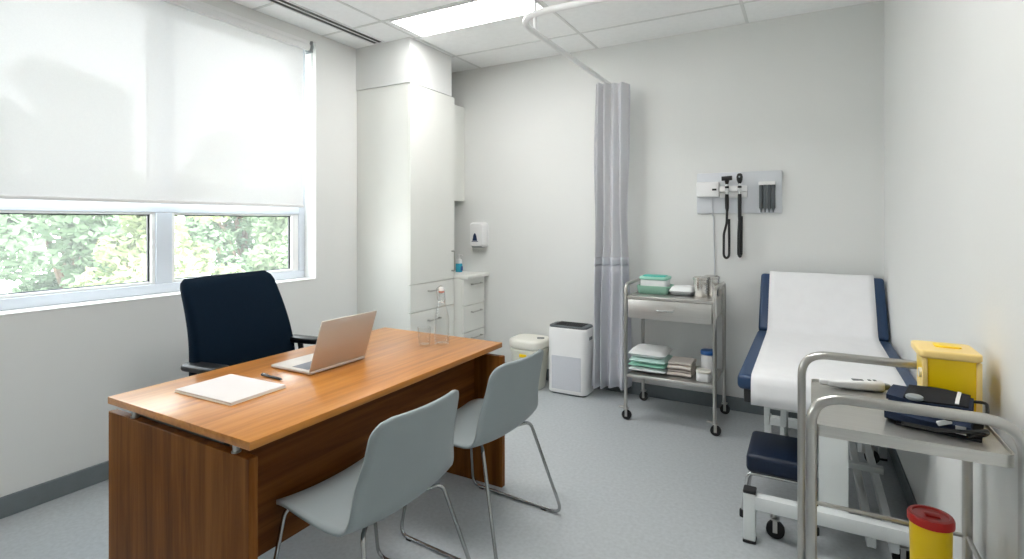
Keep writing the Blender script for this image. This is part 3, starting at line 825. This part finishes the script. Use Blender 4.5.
b = B(); cord(b, hx_ + .001, 1.46, 1.118, .022, 1.40); obj('cord', b, 'black', t)
hx_ = -.418
t = thing('ophthalmoscope', 'black ophthalmoscope with upright oval head beside the otoscope', 'ophthalmoscope', (hx_, yy, 1.5))
b = B(); tube(b, [(hx_, yy, 1.726), (hx_, yy, 1.718), (hx_, yy, 1.700), (hx_, yy, 1.68), (hx_, yy, 1.66), (hx_, yy, 1.652)], [.010, .018, .0215, .020, .013, .009], 16); hd = obj('head', b, 'black', t)
b = B(); cyl(b, (hx_, yy - .018, 1.70), (hx_, yy - .0235, 1.70), .006, 12); obj('lens', b, 'mgrey', hd)
b = B(); cyl(b, (hx_, yy, 1.653), (hx_, yy, 1.636), .010, 12); cyl(b, (hx_, yy, 1.624), (hx_, yy, 1.575), .011, 12); obj('metal_collar', b, 'chrome', t)
b = B(); cyl(b, (hx_, yy, 1.637), (hx_, yy, 1.622), .0135, 14); tube(b, [(hx_, yy, 1.578), (hx_, yy, 1.55), (hx_, yy, 1.42), (hx_ - .002, yy, 1.38)], [.0125, .0135, .0125, .008], 14); obj('handle', b, 'black', t)
b = B(); tube(b, fillet([(hx_ - .002, yy, 1.385), (hx_ - .006, yy, 1.30), (hx_ - .008, yy, 1.15), (hx_ + .001, yy + .006, 1.125), (hx_ + .009, yy + .014, 1.15), (hx_ + .009, yy + .03, 1.42)], .02, 4), .0095, 10); obj('cord', b, 'black', t)

t = thing('specula_dispenser', 'grey four-tube specula dispenser at the right of the wall board', 'dispenser', (-.243, YB - .04, 1.45))
b = B(); box(b, -.297, -.190, YB - .070, YB - .0225, 1.640, 1.664, .004, 2); obj('top_cap', b, 'white_pl', t)
b = B(); box(b, -.296, -.191, YB - .036, YB - .0225, 1.475, 1.640, .002, 1); box(b, -.2455, -.2415, YB - .064, YB - .036, 1.475, 1.640); obj('housing', b, 'mgrey', t)
for k in range(4):
    x = -.2815 + k * .0258
    b = B(); lathe(b, [(.0115, 1.478), (.0115, 1.640)], (x, YB - .048, 0), 14); lathe(b, [(.004, 1.446), (.006, 1.462), (.0115, 1.4775)], (x, YB - .048, 0), 14); obj('specula_tube', b, 'dgrey', t)

# ------------------------------------------------------------------ examination couch
EX0, EX1 = -.282, .434
t = thing('examination_couch', 'navy examination couch with raised backrest and white metal base', 'examination couch', (.07, 3.3, 0))
HY_, HZ_ = 3.81, .645
b = B(); box(b, EX0, EX1, 2.645, HY_, .605, .675, .022, 4); obj('seat_cushion', b, 'navy_vinyl', t)
rot = Matrix.Rotation(R(54), 3, 'X')
b = B(); box(b, EX0 + .004, EX1 - .004, HY_ + .02, HY_ + .455, .606, .676, .022, 4, rot, (0, HY_ + .01, .66)); obj('backrest_cushion', b, 'navy_vinyl', t)
b = B()
box(b, EX0 + .05, EX1 - .05, 2.70, 3.80, .575, .605, .004, 1)
obj('seat_frame', b, 'black', t)
b = B(); box(b, EX0 + .06, EX1 - .06, HY_ + .05, HY_ + .40, .575, .606, .004, 1, rot, (0, HY_ + .01, .66)); cyl(b, (0.0, 3.72, .50), (.0, 4.0, .80), .012, 10); obj('back_frame', b, 'white_metal', t)
b = B(); box(b, -.255, -.22, 2.665, 2.72, .545, .606, .004, 1); obj('latch', b, 'black', t)
# base
b = B(); box(b, -.200, .36, 2.475, 2.525, .148, .205, .004, 2); obj('cross_beam', b, 'white_metal', t)
b = B(); box(b, -.20, .36, 3.70, 3.75, .10, .15, .004, 2); obj('cross_beam', b, 'white_metal', t)
for x, y in ((-.215, 2.5), (.385, 2.5)):
    b = B(); box(b, x - .024, x + .024, y - .026, y + .026, .012, .212, .004, 2); f = obj('foot_post', b, 'white_metal', t)
    b = B(); box(b, x - .0255, x + .0255, y - .0275, y + .0275, .212, .226, .004, 2); obj('top_cap', b, 'rubber', f)
    b = B(); box(b, x - .026, x + .026, y - .028, y + .028, 0, .012, .003, 1); obj('rubber_foot', b, 'rubber', f)
for x in (-.215, .385):
    b = B(); box(b, x - .02, x + .02, 3.705, 3.745, .012, .16, .004, 2); f = obj('foot_post', b, 'white_metal', t)
    b = B(); box(b, x - .022, x + .022, 3.703, 3.747, 0, .012, .003, 1); obj('rubber_cap', b, 'rubber', f)
for x in (.225, .300):
    b = B(); box(b, x - .016, x + .016, 2.526, 3.699, .085, .125, .003, 1); obj('long_beam', b, 'white_metal', t)
b = B(); box(b, .16, .335, 3.18, 3.22, .126, .156, .004, 2); obj('tie_bar', b, 'white_metal', t)
b = B(); box(b, .045, .150, 2.56, 2.64, .17, .575, .004, 2); box(b, .045, .15, 2.5255, 2.64, .15, .19); obj('lift_column', b, 'white_metal', t)
b = B(); box(b, .07, .13, 2.65, 2.70, .30, .575, .003, 1); obj('actuator', b, 'dgrey', t)
# scissor arms and drop posts under the cushion
b = B(); box(b, -.175, -.150, 2.74, 2.765, .43, .575, .003, 1); box(b, -.105, -.08, 2.74, 2.765, .43, .575, .003, 1); box(b, -.175, .10, 2.742, 2.762, .505, .53, .003, 1); obj('drop_bracket', b, 'white_metal', t)
b = B(); tube(b, [(-.095, 3.02, .575), (-.105, 3.08, .14)], .018, 4); box(b, -.14, .14, 3.05, 3.09, .10, .14, .004, 1); box(b, .105, .145, 2.64, 3.09, .09, .13, .004, 1); obj('lift_arm', b, 'white_metal', t)
b = B(); tube(b, [(.26, 3.60, .575), (.262, 3.45, .12)], .018, 4); obj('lift_arm', b, 'white_metal', t)
for x, y in ((-.125, 2.575), (.33, 2.60), (-.12, 3.64), (.32, 3.64)):
    f, w = B(), B(); castor(f, w, x, y, .037, .16)
    if y < 3: box(f, x - .03, x + .03, y - .052, y + .03, .135, .16, .003, 1)
    fo = obj('castor_fork', f, 'tube', t); obj('wheel', w, 'rubber', fo)

# paper cover
b = B()
path = [(4.075, .99), (4.082, 1.018), (4.072, 1.036), (4.055, 1.034), (4.02, .992), (3.95, .895), (3.88, .797), (3.84, .738), (3.805, .695), (3.76, .681), (3.66, .6790), (3.3, .6785), (3.0, .6785), (2.72, .6785), (2.66, .677), (2.640, .665), (2.632, .640), (2.630, .60), (2.630, .548)]
ff = [Vector((0, *p)) for p in path]
XA, XB = -.222, .372
rows = []
for k in range(len(path)):
    y, z = path[k]
    s = k / (len(path) - 1)
    rows.append([Vector((XA + (XB - XA) * i / 16, y, z + (.0012 * math.sin(i * 1.3 + k) if 4 < k < 14 else 0) + (.006 * (y < 2.64) * (i / 16)))) for i in range(17)])
ring_connect(b, rows, False)
o = solo('couch_paper', 'white disposable paper sheet draped along the examination couch', 'paper sheet', b, 'paper', loc=(.06, 3.3, .676), angle=80)
md = o.modifiers.new('thick', 'SOLIDIFY'); md.thickness = .0014; md.offset = 1

# step stool
t = thing('step_stool', 'low navy padded step stool with chrome legs under the couch end', 'stool', (-.06, 2.83, 0))
b = B(); box(b, -.245, .03, 2.655, 2.985, .225, .312, .022, 4); obj('seat', b, 'navy_dark', t)
for y in (2.69, 2.95):
    b = B(); tube(b, fillet([(-.262, y - .0, .012), (-.238, y, .212), (.020, y, .212), (.035, y, .012)], .035, 6), .010, 10); f = obj('leg_frame', b, 'chrome', t)
    for x in (-.262, .035):
        b = B(); lathe(b, [(.014, 0), (.014, .03), (.010, .034)], (x, y, 0), 12); obj('rubber_tip', b, 'rubber', f)
for x in (-.252, .027):
    b = B(); cyl(b, (x, 2.69, .10), (x, 2.95, .10), .006, 8); obj('side_stretcher', b, 'chrome', t)

# ------------------------------------------------------------------ near trolley
NX0, NX1, NY0, NY1 = .010, .405, 1.505, 1.972
t = thing('steel_trolley', 'steel tube trolley with looped rails standing closest on the right', 'trolley', (.205, 1.74, 0))
for y, xo, zt in ((NY0, 0, .951), (NY1, -.024, .951)):
    b = B(); tube(b, fillet([(NX0 + xo, y, .075), (NX0 + xo, y, zt), (NX1, y, zt), (NX1, y, .075)], .075, 9), .0125, 14); obj('loop_rail', b, 'tube', t)
b = B()
mx_, my_, wx_, wy_ = (NX0 + NX1) / 2 - .004, (NY0 + NY1) / 2, NX1 - NX0 - .012, NY1 - NY0 - .026
ring_connect(b, [[Vector((x, y, z)) for x, y in rrect(mx_, my_, wx_ - e, wy_ - e, .02)] for z, e in ((.848, 0), (.876, 0), (.876, .005), (.868, .006))])
obj('top_tray', b, 'steel', t)
b = B(); box(b, NX0 + .012, NX1 - .012, NY0 + .014, NY1 - .014, .285, .303, .003, 1); obj('lower_shelf', b, 'steel', t)
b = B(); cyl(b, (NX0, NY1, .472), (NX1, NY1, .472), .0065, 10)
for x in (NX1,): cyl(b, (x, NY0, .472), (x, NY1, .472), .0065, 10)
obj('guard_rail', b, 'tube', t)
for x0_, x1_, y in ((NX0, NX1, NY0), (NX0 - .024, NX1, NY1)):
    for x in (x0_, x1_):
        f, w = B(), B(); castor(f, w, x, y, .03, .09); fo = obj('castor_fork', f, 'tube', t); obj('wheel', w, 'rubber', fo)

# digital thermometer
t = thing('digital_thermometer', 'white digital thermometer lying at the rear edge of the near trolley', 'thermometer', (.12, 1.92, .853))
A0, A1 = Vector((.035, 1.895, .865)), Vector((.215, 1.935, .868)); dv = (A1 - A0); L_ = dv.length
ang = math.atan2(dv.y, dv.x); RZ = Matrix.Rotation(ang, 3, 'Z')
def th(levels):
    rr = []
    for x, w, h, zc in levels:
        rr.append([RZ @ Vector((x, q[0], q[1] + zc * 1.4)) + Vector((A0.x, A0.y, .869)) for q in rrect(0, 0, w * 1.15, h * 1.4, min(w, h) * .4, 4)])
    return rr
b = B(); ring_connect(b, th([(.0, .008, .008, .012), (.004, .013, .012, .012), (.022, .013, .012, .012), (.024, .018, .013, .011), (.045, .022, .015, .010), (.085, .030, .020, .0105), (.15, .033, .022, .0115), (.165, .033, .022, .0115), (.17, .026, .018, .0115)])); obj('body', b, 'white_pl', t)
b = B(); ring_connect(b, th([(.1705, .022, .014, .0115), (.176, .020, .012, .0115), (.186, .014, .010, .0115), (.189, .008, .006, .0115)])); obj('end_cap', b, 'mgrey', t)
def decal(x0, x1, y0, y1, z, mname, nm):
    b = B(); box(b, x0, x1, y0, y1, z, z + .002, .0005, 1)
    for v in b.verts: v.co = RZ @ v.co + Vector((A0.x, A0.y, .869))
    obj(nm, b, mname, t)
decal(.088, .118, -.008, .008, .0288, 'dgrey', 'display'); decal(.130, .138, -.006, .006, .0302, 'dgrey', 'button'); decal(.144, .152, -.006, .006, .0307, 'dgrey', 'button')

# blood pressure cuff
t = thing('blood_pressure_cuff', 'folded navy and black blood pressure cuff with tubing on the near trolley', 'blood pressure cuff', (.29, 1.68, .853))
RZ = Matrix.Rotation(R(-14), 3, 'Z')
cc = Vector((.278, 1.70, .8685))
def place(bm):
    for v in bm.verts: v.co = RZ @ (v.co * .84) + cc
    return bm
b = B()
pth = [(.095, .010), (.05, .008), (-.03, .008), (-.075, .010), (-.093, .018), (-.094, .030), (-.082, .039), (-.03, .040), (.05, .044), (.078, .050), (.086, .060), (.078, .070), (.05, .072), (-.02, .070), (-.062, .066)]
strip(b, pth, .0075, -.105, .095, 10, lambda x, q: Vector((0, .004 * math.sin(x * 40), .003 * math.sin(x * 30 + q.y * 20))))
obj('cuff_wrap', place(b), 'cuff', t)
b = B(); strip(b, [(.074, .083), (.05, .0825), (-.02, .080), (-.058, .076)], .003, -.062, .088, 8, lambda x, q: Vector((0, .003 * math.sin(x * 40), .003 * math.sin(x * 30 + q.y * 20)))); obj('velcro_patch', place(b), 'velcro', t)
b = B(); strip(b, [(.10, .004), (.0, .003), (-.10, .003)], .0028, -.075, .118, 6); strip(b, [(-.084, .026), (-.0945, .028)], .006, -.05, .09, 4); obj('bladder_flap', place(b), 'velcro', t)
b = B(); strip(b, [(.071, .0875), (.05, .0868), (-.02, .0842), (-.052, .0802)], .001, .058, .067, 2, lambda x, q: Vector((0, .003 * math.sin(x * 40), .003 * math.sin(x * 30 + q.y * 20)))); obj('white_stripe', place(b), 'white_pl', t)
b = B(); box(b, .02, .055, -.107, -.101, .030, .044, .002, 1, Matrix.Rotation(R(-25), 3, 'Y')); obj('care_label', place(b), 'white_pl', t)
b = B(); strip(b, [(-.1005, .012), (-.1035, .035)], .001, .062, .085, 2); obj('care_label', place(b), 'white_pl', t)
b = B(); tube(b, fillet([(.088, .06, .068), (.125, .05, .075), (.128, -.02, .062), (.105, -.05, .05)], .03, 6), .0045, 8)
tube(b, fillet([(-.06, -.108, .012), (.02, -.112, .014), (.09, -.125, .03), (.13, -.10, .038), (.128, -.075, .018), (.09, -.092, .008)], .025, 6), .0055, 8)
tube(b, fillet([(.0, -.09, .05), (.05, -.118, .052), (.095, -.10, .058), (.108, -.05, .058)], .02, 5), .0045, 8); obj('tubing', place(b), 'black', t)
b = B(); lathe(b, [(.018, 0), (.022, .003), (.022, .010), (.018, .013)], (-.035, -.055, .074), 18); obj('gauge', place(b), 'mgrey', t)

# yellow sharps box
t = thing('sharps_box', 'square yellow sharps box with pale lid at the rear of the near trolley', 'sharps container', (.345, 1.87, .853))
sx, sy = .338, 1.868
Z0, Z1 = .869, 1.010
b = B(); rloft(b, [(Z0, sx, sy, .108, .125, .012), (Z0 + .005, sx, sy, .112, .129, .012), (Z1, sx, sy, .116, .133, .012)]); obj('box_body', b, 'yellow', t)
b = B(); rloft(b, soft_levels(Z1 + .0005, Z1 + .022, sx - .003, sy, .136, .148, .016, .005)); lid = obj('lid', b, 'yellow_pale', t)
for s_ in (-1, 1):
    b = B(); box(b, sx + s_ * .057 - .006, sx + s_ * .057 + .006, sy - .069, sy - .058, Z0 + .004, Z1, .003, 2); obj('corner_post', b, 'yellow_pale', t)
b = B(); rloft(b, soft_levels(Z1 + .0215, Z1 + .0265, sx + .004, sy + .01, .06, .05, .012, .002)); obj('slot_cover', b, 'yellow', lid)
b = B(); cyl(b, (sx - .054, sy - .02, Z0 + .09), (sx - .064, sy - .02, Z0 + .09), .013, 14); obj('side_latch', b, 'cream_pl', t)

# round yellow sharps bin with red lid on the lower shelf
rx, ry = .285, 1.75
t = thing('sharps_bin', 'round yellow sharps bin with red lid on the lower trolley shelf', 'sharps container', (rx, ry, .303))
b = B(); lathe(b, [(.038, .3035), (.042, .307), (.0455, .585), (.044, .59)], (rx, ry, 0), 30); obj('bin_body', b, 'yellow', t)
b = B(); lathe(b, [(.046, .588), (.0505, .590), (.0505, .606), (.048, .611), (.040, .612), (.038, .608), (.0, .608)], (rx, ry, 0), 30, True, False); lid = obj('lid', b, 'red', t)
b = B(); box(b, rx - .012, rx + .020, ry - .012, ry + .012, .6075, .613, .003, 2); obj('lid_flap', b, 'red', lid)

# ------------------------------------------------------------------ outside
b = B(); box(b, -60, XL - .5, -30, 60, -4.6, -4.5)
gr = obj('garden_ground', b, 'bounce_ground'); gr['kind'] = 'structure'

def tree_proto(seed, leafm, n=15000):
    rnd = random.Random(seed)
    cl = []
    for k in range(46):
        a = rnd.uniform(0, 2 * PI); rr = 1.15 * math.sqrt(rnd.random()); h = rnd.uniform(-2.3, 2.0)
        rr *= math.sqrt(max(.1, 1 - (h / 2.6) ** 2))
        cl.append((rr * math.cos(a), rr * math.sin(a), 5.4 + h, rnd.uniform(.3, .48)))
    bl = B()
    for k in range(n):
        x, y, z, r = rnd.choice(cl)
        d = Vector((rnd.gauss(0, 1), rnd.gauss(0, 1), rnd.gauss(0, 1))).normalized() * r * rnd.uniform(.7, 1.05)
        c = Vector((x, y, z)) + d
        u = Vector((rnd.gauss(0, 1), rnd.gauss(0, 1), rnd.gauss(0, .6))).normalized(); v = u.cross(d.normalized() + Vector((rnd.uniform(-.6, .6), rnd.uniform(-.6, .6), rnd.uniform(-.6, .6)))).normalized()
        s = rnd.uniform(.045, .085)
        vs = [bl.verts.new(c + u * s * 1.4), bl.verts.new(c + v * s * .7), bl.verts.new(c - u * s * 1.4), bl.verts.new(c - v * s * .7)]
        bl.faces.new(vs)
    bt = B(); tube(bt, [(0, 0, 0), (.05, .02, 1.6), (-.03, .05, 3.4), (.02, 0, 5.4)], [.22, .17, .13, .05], 10)
    for x, y, z, r in cl[:12]: tube(bt, [(0, 0, 3.0 + .15 * z * .5), (x * .5, y * .5, z - .7), (x, y, z)], [.07, .045, .015], 6)
    return bl, bt, leafm

def tree(loc, rz, sc, seed, leafm, label):
    t = thing('garden_tree', label, 'tree', loc, rz, 'trees outside the window')
    bl, bt, lm = tree_proto(seed, leafm)
    obj('foliage', bl, lm, t, world=False, smooth=False); obj('trunk', bt, 'bark', t, world=False)
    t.scale = (sc, sc, sc)
    return t
tree((-10.0, 2.2, -4.5), 0, .95, 11, 'leaf_b', 'leafy tree outside the left pane, closest to the left edge of the photo')
tree((-10.0, 5.3, -4.5), 1, .90, 12, 'leaf_c', 'yellow green tree outside the left pane, beside the upright frame post')
tree((-10.0, 8.4, -4.5), 2, .93, 13, 'leaf', 'green tree outside the right pane, just above the office chair')
tree((-10.2, 11.6, -4.5), 4, .95, 15, 'leaf_c', 'pale tree outside the right pane, closest to the cupboard')
tree((-13.6, 1.2, -4.5), 5, 1.2, 16, 'leaf', 'tall tree further back beyond the left edge of the window')
tree((-13.6, 5.2, -4.5), 6, 1.2, 17, 'leaf_b', 'tall tree further back in the gap between the two left trees')
tree((-13.6, 9.2, -4.5), 3, 1.1, 14, 'leaf_b', 'tall tree further back in the gap between frame post and office chair')
tree((-13.6, 13.3, -4.5), 2.2, 1.1, 18, 'leaf', 'tall tree further back, in the gap at the right end of the window')

# ------------------------------------------------------------------ light
w = bpy.data.worlds.new('sky'); C.world = w; w.use_nodes = True
nt = w.node_tree; bg = nt.nodes['Background']
tc = nt.nodes.new('ShaderNodeTexCoord'); sp = nt.nodes.new('ShaderNodeSeparateXYZ')
nt.links.new(tc.outputs['Generated'], sp.inputs[0])
rp = nt.nodes.new('ShaderNodeValToRGB')
rp.color_ramp.elements[0].position = 0.0; rp.color_ramp.elements[0].color = (1.0, 1.0, 0.98, 1)
rp.color_ramp.elements[1].position = 0.9; rp.color_ramp.elements[1].color = (.80, .90, 1.0, 1)
nt.links.new(sp.outputs['Z'], rp.inputs['Fac']); nt.links.new(rp.outputs['Color'], bg.inputs['Color'])
bg.inputs['Strength'].default_value = 6.0
sl = bpy.data.lights.new('sun', 'SUN'); sl.energy = 11.0; sl.angle = R(3); sl.color = (1, .97, .92)
so = bpy.data.objects.new('sun', sl); COL.objects.link(so); so.rotation_euler = Vector((-.62, .25, -.85)).to_track_quat('-Z', 'Y').to_euler()
# sky portal over the window opening (sampling aid for the same sky)
al = bpy.data.lights.new('window_portal', 'AREA'); al.shape = 'RECTANGLE'; al.size = WY1 - WY0; al.size_y = WZ1 - WZ0
al.cycles.is_portal = True
ao = bpy.data.objects.new('window_portal', al); COL.objects.link(ao)
ao.location = (XL - .26, (WY0 + WY1) / 2, (WZ0 + WZ1) / 2); ao.rotation_euler = (0, R(-90), 0)
ao.rotation_euler = Vector((1, 0, 0)).to_track_quat('-Z', 'Z').to_euler()

C.view_settings.view_transform = 'Standard'; C.view_settings.look = 'None'
C.view_settings.gamma = 1; C.view_settings.use_curve_mapping = False
C.view_settings.exposure = 0.85
C.cycles.max_bounces = 10; C.cycles.diffuse_bounces = 6; C.cycles.transparent_max_bounces = 16
C.cycles.caustics_reflective = False; C.cycles.caustics_refractive = False
C.cycles.sample_clamp_indirect = 6.0
C.cycles.use_denoising = True
